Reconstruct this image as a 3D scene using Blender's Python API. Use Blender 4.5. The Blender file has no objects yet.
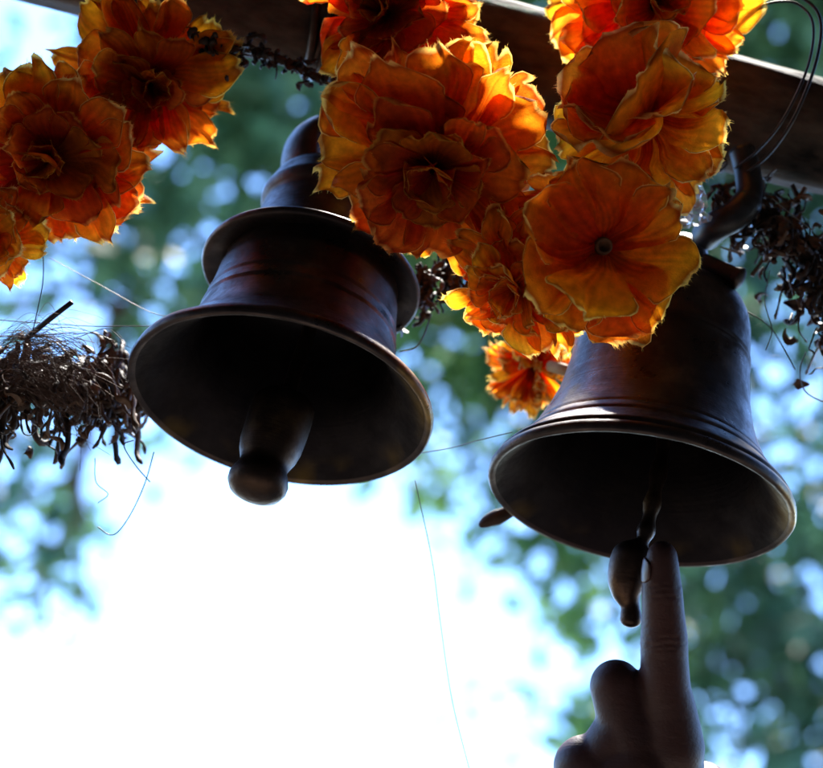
import bpy, bmesh, math, random
import numpy as np
from mathutils import Vector, Matrix, noise

random.seed(11)
rng = np.random.default_rng(5)
PI = math.pi
SC = bpy.context.scene
COL = SC.collection

# ---------------------------------------------------------------- camera
FPX = 1650.0
PW, PH = 823.0, 768.0
PITCH, ROLL = math.radians(33), math.radians(12)
CAM = Vector((0, 0, 1.5))
FWD = Vector((0, math.cos(PITCH), math.sin(PITCH)))
X0 = Vector((1, 0, 0)); U0 = Vector((0, -math.sin(PITCH), math.cos(PITCH)))
RGT = X0 * math.cos(ROLL) + U0 * math.sin(ROLL)
UPV = U0 * math.cos(ROLL) - X0 * math.sin(ROLL)
cd = bpy.data.cameras.new('camera'); cam = bpy.data.objects.new('camera', cd); COL.objects.link(cam)
cam.matrix_world = Matrix(((RGT.x, UPV.x, -FWD.x, CAM.x), (RGT.y, UPV.y, -FWD.y, CAM.y),
                           (RGT.z, UPV.z, -FWD.z, CAM.z), (0, 0, 0, 1)))
cd.sensor_width = 36; cd.lens = 36 * FPX / PW; cd.sensor_fit = 'HORIZONTAL'
cd.clip_start = 0.02; cd.clip_end = 3000
cd.dof.use_dof = True; cd.dof.focus_distance = 0.567; cd.dof.aperture_fstop = 8.4
SC.camera = cam

# ---------------------------------------------------------------- light
SUN_EL, SUN_AZ = math.radians(70), math.radians(4)     # azimuth from +Y towards +X: behind the bells
w = bpy.data.worlds.new('World'); SC.world = w; w.use_nodes = True
nt = w.node_tree; nt.nodes.clear()
def nd(t, typ, **kw):
    n = t.nodes.new(typ)
    for k, v in kw.items(): setattr(n, k, v)
    return n
out = nd(nt, 'ShaderNodeOutputWorld'); bg = nd(nt, 'ShaderNodeBackground')
sky = nd(nt, 'ShaderNodeTexSky', sky_type='NISHITA', sun_disc=False)
sky.sun_elevation = SUN_EL; sky.sun_rotation = SUN_AZ; sky.dust_density = 0.0; sky.air_density = 1.0; sky.ozone_density = 3.0
bg.inputs['Strength'].default_value = 0.15
tint = nd(nt, 'ShaderNodeMix', data_type='RGBA', blend_type='MULTIPLY'); tint.inputs[0].default_value = 1.0; tint.inputs[7].default_value = (.74, .85, 1.0, 1)
nt.links.new(sky.outputs[0], tint.inputs[6]); nt.links.new(tint.outputs[2], bg.inputs['Color']); nt.links.new(bg.outputs[0], out.inputs[0])
sl = bpy.data.lights.new('sun', 'SUN'); so = bpy.data.objects.new('sun', sl); COL.objects.link(so)
sl.energy = 3.6; sl.angle = math.radians(10); sl.color = (1, .95, .86)
sd = Vector((math.cos(SUN_EL) * math.sin(SUN_AZ), math.cos(SUN_EL) * math.cos(SUN_AZ), math.sin(SUN_EL)))
so.rotation_euler = (-sd).to_track_quat('-Z', 'Y').to_euler()
SC.view_settings.view_transform = 'Standard'; SC.view_settings.look = 'None'
SC.view_settings.exposure = 2.65; SC.view_settings.gamma = 1
SC.view_settings.use_curve_mapping = False
SC.cycles.use_denoising = True
SC.cycles.max_bounces = 8
SC.cycles.transparent_max_bounces = 12

# ---------------------------------------------------------------- helpers
def W(px, py, d):
    """A point of the place, from where it lies in view and its distance."""
    return CAM + (FWD + RGT * ((px - PW / 2) / FPX) + UPV * ((PH / 2 - py) / FPX)) * d
def M(px, d): return px * d / FPX                      # size in metres of px at distance d
def camdir(x, y, z):                                   # x right, y up, z towards the viewer
    return (RGT * x + UPV * y - FWD * z).normalized()

def mesh(name, V, F, mat, parent=None, smooth=True, attrs=None):
    me = bpy.data.meshes.new(name)
    me.from_pydata([tuple(v) for v in V], [], F)
    if smooth:
        me.polygons.foreach_set('use_smooth', [True] * len(me.polygons))
    if attrs:
        for k, a in attrs.items():
            at = me.attributes.new(k, 'FLOAT', 'POINT'); at.data.foreach_set('value', np.asarray(a, dtype=np.float32))
    me.update()
    o = bpy.data.objects.new(name, me); COL.objects.link(o)
    if mat: me.materials.append(mat)
    if parent: o.parent = parent
    return o
def empty(name, mw):
    o = bpy.data.objects.new(name, None); COL.objects.link(o); o.matrix_world = mw; o.empty_display_size = .02
    return o
def tag(o, label=None, cat=None, group=None, kind=None):
    if label: o['label'] = label
    if cat: o['category'] = cat
    if group: o['group'] = group
    if kind: o['kind'] = kind
    return o
def frame(loc, z, hint=None):
    z = z.normalized(); h = hint or RGT
    x = (h - z * h.dot(z)).normalized(); y = z.cross(x)
    return Matrix(((x.x, y.x, z.x, loc.x), (x.y, y.y, z.y, loc.y), (x.z, y.z, z.z, loc.z), (0, 0, 0, 1)))

class Geo:
    def __init__(s): s.V = []; s.F = []; s.A = {}
    def tube(s, pts, rad, n=6, caps=True, flat=1.0):
        pts = [Vector(p) for p in pts]; b = len(s.V); N = len(pts)
        if not hasattr(rad, '__len__'): rad = [rad] * N
        t0 = (pts[1] - pts[0]).normalized()
        x = t0.orthogonal().normalized()
        for i, p in enumerate(pts):
            t = (pts[min(i + 1, N - 1)] - pts[max(i - 1, 0)])
            t = t.normalized() if t.length > 1e-9 else t0
            x = (x - t * x.dot(t)); x = x.normalized() if x.length > 1e-6 else t.orthogonal().normalized()
            y = t.cross(x)
            for k in range(n):
                a = 2 * PI * k / n
                s.V.append(p + x * (rad[i] * math.cos(a)) + y * (rad[i] * flat * math.sin(a)))
        for i in range(N - 1):
            for k in range(n):
                a = b + i * n + k; c = b + i * n + (k + 1) % n
                s.F.append((a, c, c + n, a + n))
        if caps:
            s.F.append(tuple(b + k for k in reversed(range(n)))); s.F.append(tuple(b + (N - 1) * n + k for k in range(n)))
        return s
    def lathe(s, prof, n=96, wob=0.0, seed=0.0):
        b = len(s.V); N = len(prof)
        for r, z in prof:
            for k in range(n):
                a = 2 * PI * k / n
                p = Vector((r * math.cos(a), r * math.sin(a), z))
                if wob and r > 1e-6:
                    q = noise.noise(p * 60 + Vector((seed, 0, 0))) * wob + noise.noise(p * 200 + Vector((seed, 3, 0))) * wob * .35
                    p += Vector((math.cos(a), math.sin(a), .3)) * q
                s.V.append(p)
        for i in range(N - 1):
            for k in range(n):
                a = b + i * n + k; c = b + i * n + (k + 1) % n
                s.F.append((a, c, c + n, a + n))
        return s
    def torus(s, cen, axis, R, r, n=40, m=14, sx=1.0, fl=1.0):
        z = axis.normalized(); x = z.orthogonal().normalized(); y = z.cross(x)
        cen = Vector(cen); b = len(s.V)
        for i in range(n):
            a = 2 * PI * i / n; e = x * math.cos(a) * sx + y * math.sin(a)
            en = e.normalized()
            for k in range(m):
                c = 2 * PI * k / m
                s.V.append(cen + e * R + en * (r * math.cos(c)) + z * (r * fl * math.sin(c)))
        for i in range(n):
            for k in range(m):
                s.F.append((b + i * m + k, b + ((i + 1) % n) * m + k, b + ((i + 1) % n) * m + (k + 1) % m, b + i * m + (k + 1) % m))
        return s
    def build(s, name, mat, parent=None, smooth=True):
        return mesh(name, s.V, s.F, mat, parent, smooth, s.A or None)

def smooth_path(pts, n=8):
    """Catmull-Rom through the points."""
    P = [Vector(p) for p in pts]; P = [P[0] * 2 - P[1]] + P + [P[-1] * 2 - P[-2]]
    o = []
    for i in range(1, len(P) - 2):
        a, b, c, d = P[i - 1:i + 3]
        for k in range(n):
            t = k / n
            o.append(.5 * ((2 * b) + (c - a) * t + (2 * a - 5 * b + 4 * c - d) * t * t + (3 * b - a - 3 * c + d) * t ** 3))
    o.append(P[-2]); return o

# ---------------------------------------------------------------- materials
def material(name):
    m = bpy.data.materials.new(name); m.use_nodes = True
    t = m.node_tree; p = t.nodes['Principled BSDF']
    return m, t, p
def ramp(t, fac, stops):
    r = nd(t, 'ShaderNodeValToRGB')
    while len(r.color_ramp.elements) < len(stops): r.color_ramp.elements.new(.5)
    for e, (p, c) in zip(r.color_ramp.elements, stops): e.position = p; e.color = (*c, 1)
    t.links.new(fac, r.inputs[0]); return r
def noise_tex(t, scale, detail=4, rough=.55, vec=None, coord='Object', stretch=None):
    n = nd(t, 'ShaderNodeTexNoise'); n.inputs['Scale'].default_value = scale; n.inputs['Detail'].default_value = detail
    n.inputs['Roughness'].default_value = rough
    tc = nd(t, 'ShaderNodeTexCoord'); v = tc.outputs[coord]
    if stretch:
        mp = nd(t, 'ShaderNodeMapping'); mp.inputs['Scale'].default_value = stretch
        t.links.new(v, mp.inputs[0]); v = mp.outputs[0]
    t.links.new(v, n.inputs['Vector']); return n
def bump(t, p, h, strength, dist):
    b = nd(t, 'ShaderNodeBump'); b.inputs['Strength'].default_value = strength; b.inputs['Distance'].default_value = dist
    t.links.new(h, b.inputs['Height']); t.links.new(b.outputs[0], p.inputs['Normal']); return b

def bronze(name, dark, mid, light, rough0, rough1, brass=None, bias=0.0, lip=.0549, lipr=(.72, .95)):
    m, t, p = material(name)
    n = noise_tex(t, 45, 6, .6)
    r = ramp(t, n.outputs[0], [(.3 + bias, dark), (.55 + bias, mid), (.78 + bias, light)])
    p.inputs['Metallic'].default_value = .85
    col = r.outputs[0]
    if brass:
        n3 = noise_tex(t, 28, 3, .5)
        rr0 = ramp(t, n3.outputs[0], [(.54, (0, 0, 0)), (.74, (1, 1, 1))])
        tc = nd(t, 'ShaderNodeTexCoord'); fl = nd(t, 'ShaderNodeVectorMath', operation='MULTIPLY'); fl.inputs[1].default_value = (1, 1, 0)
        ln = nd(t, 'ShaderNodeVectorMath', operation='LENGTH'); mr = nd(t, 'ShaderNodeMapRange', interpolation_type='SMOOTHSTEP')
        mr.inputs['From Min'].default_value = lip * lipr[0]; mr.inputs['From Max'].default_value = lip * lipr[1]
        t.links.new(tc.outputs['Object'], fl.inputs[0]); t.links.new(fl.outputs[0], ln.inputs[0]); t.links.new(ln.outputs['Value'], mr.inputs[0])
        rr = nd(t, 'ShaderNodeMath', operation='MULTIPLY'); t.links.new(rr0.outputs[0], rr.inputs[0]); t.links.new(mr.outputs[0], rr.inputs[1])
        mx = nd(t, 'ShaderNodeMix', data_type='RGBA')
        t.links.new(rr.outputs[0], mx.inputs[0]); t.links.new(col, mx.inputs[6]); mx.inputs[7].default_value = (*brass, 1)
        col = mx.outputs[2]
    t.links.new(col, p.inputs['Base Color'])
    n2 = noise_tex(t, 70, 8, .72)
    rg = ramp(t, n2.outputs[0], [(.38, (rough0,) * 3), (.62, (rough1,) * 3)])
    t.links.new(rg.outputs[0], p.inputs['Roughness'])
    # turning rings along the axis + pitting
    n4 = noise_tex(t, 1.0, 3, .7, stretch=(12, 12, 900))
    mxh = nd(t, 'ShaderNodeMix', data_type='FLOAT'); mxh.inputs[0].default_value = .22
    t.links.new(n2.outputs[0], mxh.inputs[2]); t.links.new(n4.outputs[0], mxh.inputs[3])
    dn = noise_tex(t, 22, 3, .5); ad = nd(t, 'ShaderNodeMath', operation='MULTIPLY_ADD'); ad.inputs[1].default_value = 1.6
    t.links.new(dn.outputs[0], ad.inputs[0]); t.links.new(mxh.outputs[0], ad.inputs[2])
    bump(t, p, ad.outputs[0], .38, .0014)
    return m
MAT = {}
MAT['bronze'] = bronze('tarnished_bronze', (.026, .020, .021), (.058, .043, .042), (.15, .115, .10), .26, .58, brass=(.50, .32, .10), lipr=(.93, 1.0))
MAT['bronze_in'] = bronze('dark_bronze_inside', (.010, .008, .011), (.015, .012, .014), (.025, .018, .016), .45, .7, brass=(.16, .10, .02), lipr=(.80, .97))  # darker bronze for the inner surface, brassy towards the lip
MAT['clapper'] = bronze('clapper_iron', (.02, .013, .012), (.06, .035, .025), (.18, .11, .05), .3, .55)

def petal_mat(name, base, mid, tip, edge):
    m, t, p = material(name)
    a = nd(t, 'ShaderNodeAttribute', attribute_name='tip')
    r = ramp(t, a.outputs['Fac'], [(.05, base), (.50, mid), (.87, tip), (.945, tuple(c * k for c, k in zip(tip, (.55, .42, .6)))), (.985, edge)])
    rn = nd(t, 'ShaderNodeAttribute', attribute_name='tone')
    hs = nd(t, 'ShaderNodeHueSaturation')
    mr = nd(t, 'ShaderNodeMapRange'); mr.inputs['To Min'].default_value = .486; mr.inputs['To Max'].default_value = .512
    t.links.new(rn.outputs['Fac'], mr.inputs[0]); t.links.new(mr.outputs[0], hs.inputs['Hue'])
    t.links.new(r.outputs[0], hs.inputs['Color'])
    n = noise_tex(t, 260, 4, .6)
    mv = nd(t, 'ShaderNodeMapRange'); mv.inputs['From Min'].default_value = .3; mv.inputs['From Max'].default_value = .7
    mv.inputs['To Min'].default_value = .72; mv.inputs['To Max'].default_value = 1.12
    t.links.new(n.outputs[0], mv.inputs[0])
    va = nd(t, 'ShaderNodeAttribute', attribute_name='vein'); vm = nd(t, 'ShaderNodeMapRange')
    vm.inputs['To Min'].default_value = .62; vm.inputs['To Max'].default_value = 1.08
    t.links.new(va.outputs['Fac'], vm.inputs[0]); mm = nd(t, 'ShaderNodeMath', operation='MULTIPLY')
    t.links.new(mv.outputs[0], mm.inputs[0]); t.links.new(vm.outputs[0], mm.inputs[1]); t.links.new(mm.outputs[0], hs.inputs['Value'])
    p.inputs['Roughness'].default_value = .75; p.inputs['Specular IOR Level'].default_value = .2
    t.links.new(hs.outputs[0], p.inputs['Base Color'])
    # crossing threads of the cloth
    fine = noise_tex(t, 1500, 2, .5)
    b = bump(t, p, fine.outputs[0], .6, .0005)
    tr = nd(t, 'ShaderNodeBsdfTranslucent'); t.links.new(hs.outputs[0], tr.inputs['Color']); t.links.new(b.outputs[0], tr.inputs['Normal'])
    mx = nd(t, 'ShaderNodeMixShader'); mx.inputs[0].default_value = .75
    t.links.new(p.outputs[0], mx.inputs[1]); t.links.new(tr.outputs[0], mx.inputs[2])
    t.links.new(mx.outputs[0], t.nodes['Material Output'].inputs[0])
    return m
MAT['petal'] = petal_mat('orange_cloth_petal', (.66, .04, .003), (.93, .135, .003), (.95, .265, .008), (.95, .62, .14))
MAT['petal_y'] = petal_mat('yellow_orange_cloth_petal', (.72, .07, .003), (.93, .195, .004), (.95, .35, .012), (.95, .68, .18))
MAT['petal_r'] = petal_mat('red_orange_cloth_petal', (.60, .025, .003), (.90, .09, .003), (.94, .23, .006), (.94, .55, .10))

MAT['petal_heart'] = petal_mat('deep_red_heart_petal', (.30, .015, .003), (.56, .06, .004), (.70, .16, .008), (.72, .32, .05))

def plain(name, c0, c1, scale, rough=.7, metal=0.0, bstr=.3, bdist=.001, spec=.3, stretch=None, detail=5):
    m, t, p = material(name)
    n = noise_tex(t, scale, detail, .6, stretch=stretch)
    r = ramp(t, n.outputs[0], [(.32, c0), (.68, c1)])
    t.links.new(r.outputs[0], p.inputs['Base Color'])
    p.inputs['Roughness'].default_value = rough; p.inputs['Metallic'].default_value = metal
    p.inputs['Specular IOR Level'].default_value = spec
    if bstr: bump(t, p, n.outputs[0], bstr, bdist)
    return m
MAT['wood'] = plain('weathered_wood', (.007, .0065, .0065), (.10, .075, .058), 1.0, .8, 0, .8, .004, .2, stretch=(38, 75, 75), detail=9)
MAT['iron'] = plain('dark_iron', (.02, .016, .015), (.07, .05, .042), 140, .42, .8, .4, .0006)
MAT['wire'] = plain('black_wire', (.012, .012, .014), (.03, .03, .035), 200, .4, .2, .1, .0003)
MAT['dry'] = plain('withered_brown', (.012, .007, .005), (.05, .026, .016), 160, .65, 0, .3, .0005)
MAT['dry_light'] = plain('withered_rust', (.035, .017, .010), (.13, .06, .028), 160, .55, 0, .3, .0005, .5)
MAT['fuzz'] = plain('dusty_fibre', (.05, .03, .026), (.12, .07, .055), 90, .8, 0, 0, .0005)
MAT['thread'] = plain('grey_hair', (.06, .06, .06), (.14, .135, .13), 60, .45, 0, 0)
MAT['thread_dark'] = plain('dark_hair', (.02, .03, .035), (.05, .06, .06), 60, .45, 0, 0)
MAT['stem'] = plain('pale_cut_stem', (.35, .24, .13), (.5, .38, .22), 120, .7, 0, .2, .0004)
MAT['centre'] = plain('brown_flower_centre', (.05, .018, .008), (.14, .05, .015), 220, .7, 0, .3, .0006)
MAT['bark'] = plain('bark', (.03, .024, .018), (.09, .07, .05), 9, .9, 0, .8, .02, .2, stretch=(1, 1, .25))
MAT['light_blocker'] = plain('blocker_plaster', (.10, .085, .07), (.19, .165, .14), 3, .9, 0, .3, .004, .2)  # dim plaster for the added slabs that block front light
MAT['soil'] = plain('dark_earth', (.055, .046, .032), (.12, .095, .064), 1.5, .95, 0, .4, .02, .1)
def leaf_mat(name, c0, c1):
    m, t, p = material(name)
    a = nd(t, 'ShaderNodeAttribute', attribute_name='tone')
    r = ramp(t, a.outputs['Fac'], [(.1, c0), (.9, c1)])
    t.links.new(r.outputs[0], p.inputs['Base Color']); p.inputs['Roughness'].default_value = .5
    tr = nd(t, 'ShaderNodeBsdfTranslucent'); t.links.new(r.outputs[0], tr.inputs['Color'])
    mx = nd(t, 'ShaderNodeMixShader'); mx.inputs[0].default_value = .45
    t.links.new(p.outputs[0], mx.inputs[1]); t.links.new(tr.outputs[0], mx.inputs[2])
    t.links.new(mx.outputs[0], t.nodes['Material Output'].inputs[0]); return m
MAT['leaf_a'] = leaf_mat('blue_green_leaf', (.042, .125, .09), (.11, .24, .10))
MAT['leaf_b'] = leaf_mat('green_leaf', (.05, .16, .065), (.18, .33, .09))

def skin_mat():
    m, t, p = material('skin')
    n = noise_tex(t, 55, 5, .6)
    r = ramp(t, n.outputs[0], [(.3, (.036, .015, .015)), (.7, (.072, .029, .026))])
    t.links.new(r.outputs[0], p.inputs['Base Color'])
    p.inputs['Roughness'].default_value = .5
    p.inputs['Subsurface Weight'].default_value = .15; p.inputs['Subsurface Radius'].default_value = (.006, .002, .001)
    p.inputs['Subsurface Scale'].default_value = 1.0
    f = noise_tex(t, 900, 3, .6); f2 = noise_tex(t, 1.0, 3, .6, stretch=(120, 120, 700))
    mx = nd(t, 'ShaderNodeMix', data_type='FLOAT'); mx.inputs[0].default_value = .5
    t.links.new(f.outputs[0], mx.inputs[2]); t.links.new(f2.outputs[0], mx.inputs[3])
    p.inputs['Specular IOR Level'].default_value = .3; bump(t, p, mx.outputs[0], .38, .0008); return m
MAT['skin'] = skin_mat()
def nail_mat():
    m, t, p = material('fingernail'); p.inputs['Base Color'].default_value = (.07, .034, .03, 1); p.inputs['Roughness'].default_value = .38
    return m
MAT['nail'] = nail_mat()
def film_mat():
    m, t, p = material('clear_film'); p.inputs['Base Color'].default_value = (.85, .9, .95, 1); p.inputs['Roughness'].default_value = .15
    p.inputs['Transmission Weight'].default_value = .6; p.inputs['IOR'].default_value = 1.3; return m
MAT['film'] = film_mat()

# ---------------------------------------------------------------- setting: ground, beam
g = Geo(); S = 1500; g.V = [(-S, -S, 0), (S, -S, 0), (S, S, 0), (-S, S, 0)]; g.F = [(0, 1, 2, 3)]
tag(g.build('ground', MAT['soil'], None, False), kind='structure')

def slab(name, x0, x1, y0, y1, z0, z1, mat):
    g = Geo(); g.V = [(x, y, z) for x in (x0, x1) for y in (y0, y1) for z in (z0, z1)]
    g.F = [(0, 1, 3, 2), (4, 6, 7, 5), (0, 4, 5, 1), (2, 3, 7, 6), (0, 2, 6, 4), (1, 5, 7, 3)]
    return tag(g.build(name, mat, None, False), kind='structure')
# unseen shelter, added to block front skylight on the bells and hand
slab('blocker_roof', -3.2, 3.2, -2.4, .62, 2.62, 2.74, MAT['light_blocker'])
slab('blocker_wall', -3.2, 3.2, -2.62, -2.4, 0, 2.62, MAT['light_blocker'])
slab('blocker_side_wall', -1.75, -1.6, -2.4, .45, .12, 2.62, MAT['light_blocker'])
slab('blocker_side_wall', 1.6, 1.75, -2.4, .45, .12, 2.62, MAT['light_blocker'])
slab('added_floor', -3.2, 3.2, -2.4, .4, 0, .12, MAT['light_blocker'])

BD = .655
def beam_y(px): return .25 * (px - 30) - 60
BA, BB = W(-20, beam_y(-20), BD), W(900, beam_y(900), BD)
BDIR = (BB - BA).normalized(); BMID = (BA + BB) / 2
def beam_point(px): 
    return BA + (BB - BA) * ((px + 20) / 920)
bm_mw = Matrix(((BDIR.x, 0, 0, BMID.x), (BDIR.y, 0, 0, BMID.y), (BDIR.z, 0, 0, BMID.z), (0, 0, 0, 1)))
xb = BDIR; yb = (FWD - xb * FWD.dot(xb)).normalized(); zb = xb.cross(yb)
bm_mw = Matrix(((xb.x, yb.x, zb.x, BMID.x), (xb.y, yb.y, zb.y, BMID.y), (xb.z, yb.z, zb.z, BMID.z), (0, 0, 0, 1)))
BR = .0232
def beam_mesh():
    g = Geo(); n = 40; N = 260; L = 1.5
    for i in range(N + 1):
        x = -L / 2 + L * i / N
        for k in range(n):
            a = 2 * PI * k / n
            q = noise.noise(Vector((x * 9, math.cos(a) * 1.2, math.sin(a) * 1.2))) * .0018 + noise.noise(Vector((x * 30, math.cos(a) * 6, math.sin(a) * 6))) * .0006
            q += noise.noise(Vector((x * 4, 0, 7))) * .001
            g.V.append((x, (BR + q * 1.5) * math.cos(a), (BR + q * 1.5) * math.sin(a)))
    for i in range(N):
        for k in range(n):
            a = i * n + k; c = i * n + (k + 1) % n
            g.F.append((a, a + n, c + n, c))
    g.F.append(tuple(range(n))); g.F.append(tuple(N * n + k for k in reversed(range(n))))
    return g
beam = beam_mesh().build('wooden_beam', MAT['wood'])
beam.matrix_world = bm_mw
tag(beam, 'dark weathered round wooden beam slanting across the top, bells and flowers hung on it', 'beam')

# ---------------------------------------------------------------- bells
def axis_from(lean, psi):
    l, p = math.radians(lean), math.radians(psi)
    return camdir(math.sin(l) * math.cos(p), math.cos(l) * math.cos(p), -math.sin(p))

D1 = .585
R1 = M(155, D1)
ax1 = axis_from(11.5, 33)
mw1 = frame(W(279, 405, D1), ax1)
b1 = empty('bell', mw1)
tag(b1, 'larger-looking bronze bell with a wide flat flange round its shoulder, seen into its dark mouth', 'bell', 'bronze bells hanging from the beam')
def sc(prof, R): return [(r * R, z * R) for r, z in prof]
g = Geo().lathe(sc([(.95, .012), (.968, -.004), (.988, -.006), (1.0, .01), (1.003, .035), (.99, .075), (.955, .10), (.93, .112), (.90, .15), (.84, .22), (.77, .30), (.715, .39),
                    (.683, .47), (.664, .55), (.66, .565), (.668, .58), (.66, .595), (.648, .65), (.643, .665), (.650, .68), (.642, .695),
                    (.628, .78), (.617, .88), (.618, .90), (.606, .93), (.60, 1.0), (.60, 1.04)], R1), 160, .00022)
body1 = g.build('bell_body', MAT['bronze'], b1)
g = Geo().lathe(sc([(.95, .012), (.915, .045), (.87, .085), (.80, .15), (.72, .24), (.65, .35), (.61, .5), (.585, .75), (.56, .95), (.45, 1.05), (.2, 1.1), (.0, 1.11)], R1), 128, .0002, 4)
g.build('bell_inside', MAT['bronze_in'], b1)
g = Geo().lathe(sc([(.59, 1.03), (.68, 1.0), (.735, .99), (.752, 1.005), (.752, 1.03), (.735, 1.052), (.64, 1.085), (.56, 1.13), (.50, 1.25), (.47, 1.40), (.45, 1.52), (.44, 1.56), (.455, 1.575), (.475, 1.60), (.48, 1.64), (.47, 1.67), (.45, 1.69), (.44, 1.75), (.42, 1.80), (.36, 1.83), (.25, 1.85), (0, 1.855)], R1), 128, .00025, 9)
g.build('flange', MAT['bronze'], b1)
# crown loop (an upright ring) on top
iax = mw1.inverted()
def L1(p): return iax @ p
g = Geo()
vdir = (mw1.to_3x3().inverted() @ (-FWD + RGT * .5)).normalized()
vdir = Vector((vdir.x, vdir.y, 0)).normalized()
g.torus(Vector((0.0, 0, 2.0 * R1)), vdir, .31 * R1, .12 * R1, 48, 16, 1, 1.6)
g.build('crown_loop', MAT['bronze'], b1)
# clapper
def clapper(parent, pts_r, n=48):
    return Geo().lathe(pts_r, n, .0002, 2)
cl = empty('clapper', Matrix.Identity(4)); cl.parent = b1
cz = Vector((-.05, .04, 1)).normalized()
cl.matrix_parent_inverse = Matrix.Identity(4)
cl.matrix_local = frame(Vector((.02 * R1, -.02 * R1, -.26 * R1)), Vector((.06, .03, 1)), Vector((1, 0, 0)))
Geo().lathe(sc([(.05, 1.33), (.05, .30)], R1), 20).build('clapper_rod', MAT['clapper'], cl)
Geo().lathe(sc([(0, .32), (.10, .315), (.17, .29), (.20, .25), (.207, .18), (.205, .05), (.20, -.06), (.185, -.13), (.165, -.18), (.155, -.21), (.157, -.245), (.178, -.29),
                (.19, -.33), (.187, -.37), (.165, -.41), (.11, -.44), (.05, -.452), (0, -.455)], R1), 64, .0003, 5).build('clapper_weight', MAT['clapper'], cl)

D2 = .585
R2 = M(154, D2)
ax2 = axis_from(13.2, 27.5)
mw2 = frame(W(639, 503, D2), ax2)
b2 = empty('bell', mw2)
tag(b2, 'plain tall-waisted bronze bell without a flange, its clapper touched by a fingertip', 'bell', 'bronze bells hanging from the beam')
g = Geo().lathe(sc([(.95, .012), (.968, -.003), (.987, -.004), (1.0, .012), (1.0, .045), (.985, .075), (.965, .088), (.972, .105), (.95, .135), (.90, .18), (.845, .24), (.836, .249), (.836, .26), (.820, .285),
                    (.795, .32), (.785, .328), (.784, .34), (.772, .36), (.73, .45), (.685, .56), (.65, .68), (.628, .80), (.61, .93), (.598, 1.06), (.596, 1.07), (.602, 1.085), (.594, 1.10), (.592, 1.115), (.598, 1.13), (.588, 1.145),
                    (.580, 1.27), (.568, 1.38), (.545, 1.47), (.51, 1.54), (.46, 1.585), (.39, 1.61), (.30, 1.625), (.22, 1.635), (.2, 1.66), (.19, 1.72), (.12, 1.74), (0, 1.745)], R2), 160, .00022, 31)
g.build('bell_body', MAT['bronze'], b2)
g = Geo().lathe(sc([(.95, .012), (.91, .045), (.83, .12), (.76, .22), (.68, .36), (.62, .55), (.57, .85), (.54, 1.2), (.5, 1.42), (.35, 1.55), (0, 1.57)], R2), 128, .0002, 14)
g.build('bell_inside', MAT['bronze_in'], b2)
g = Geo()
v2 = (mw2.to_3x3().inverted() @ (-FWD - RGT * .9)).normalized(); v2 = Vector((v2.x, v2.y, 0)).normalized()
g.torus(Vector((0, 0, 1.86 * R2)), v2, .16 * R2, .085 * R2, 48, 16, 1, 1.3)
g.build('crown_loop', MAT['bronze'], b2)
lug = iz2 = mw2.inverted()
la, lb = iz2 @ W(702, 262, .612), iz2 @ W(736, 277, .606)
Geo().tube(smooth_path([la, la.lerp(lb, .5), lb, lb + (lb - la) * .22], 4), [.0036] * 8 + [.0040, .0043, .0042, .0034, .0012], 16).build('lug', MAT['bronze'], b2)
cl2 = empty('clapper', Matrix.Identity(4)); cl2.parent = b2
i2 = iz2
def P2(px, py, d): return i2 @ W(px, py, d)
rod = smooth_path([P2(668, 420, .600), P2(659, 470, .588), P2(652, 505, .580), P2(645, 535, .575), P2(637, 552, .573)], 6)
Geo().tube(rod, [.0028 + .0005 * math.sin(i * 1.2) for i in range(len(rod))], 16).build('clapper_rod', MAT['clapper'], cl2)
wp = smooth_path([P2(640, 540, .5735), P2(634, 556, .572), P2(628, 575, .571), P2(627, 592, .570), P2(630, 606, .569), P2(631, 618, .568), P2(631, 628, .568)], 6)
wr_px = [5, 8, 12, 16, 18.5, 20.5, 21.5, 22, 22, 22, 21.5, 21, 20.5, 20, 19.5, 19, 18, 17, 16, 15, 13.5, 12, 11, 10, 9.5, 9.5, 9.8, 10.2, 10.5, 10.8, 11, 11, 10.6, 9.8, 8.4, 6, 2]
Geo().tube(wp, [M(a, .571) for a in wr_px], 28).build('clapper_weight', MAT['clapper'], cl2)

# hangers from beam to the two crown loops
def hanger(label, tops, name='hanger_chain'):
    o = empty(name, Matrix.Translation(tops[0]))
    tag(o, label, 'chain', 'chains holding the bells')
    return o
c1 = mw1 @ Vector((0, 0, 2.2 * R1)); t1 = beam_point(335)
h1 = hanger('iron link chain from the beam to the flanged bell', [c1])
inv = h1.matrix_world.inverted()
dv = (t1 - c1).normalized()
k_ = 4
top1 = t1
for k in range(k_):
    f = (k + .5) / k_
    cen = c1 + (t1 - dv * BR * .6 - c1) * f
    axl = (FWD + RGT * .3) if k % 2 else (RGT - FWD * .4)
    axl = (axl - dv * axl.dot(dv)).normalized()
    ln = (t1 - c1).length / k_
    # elongated link
    gg = Geo(); pts = []
    y = dv; x = axl.cross(y)
    for i in range(29):
        a = 2 * PI * i / 28
        pts.append(inv @ (cen + x * math.cos(a) * .0052 + y * math.sin(a) * ln * .72))
    gg.tube(pts, .0021, 10, caps=False).build('link', MAT['iron'], h1)
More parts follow.
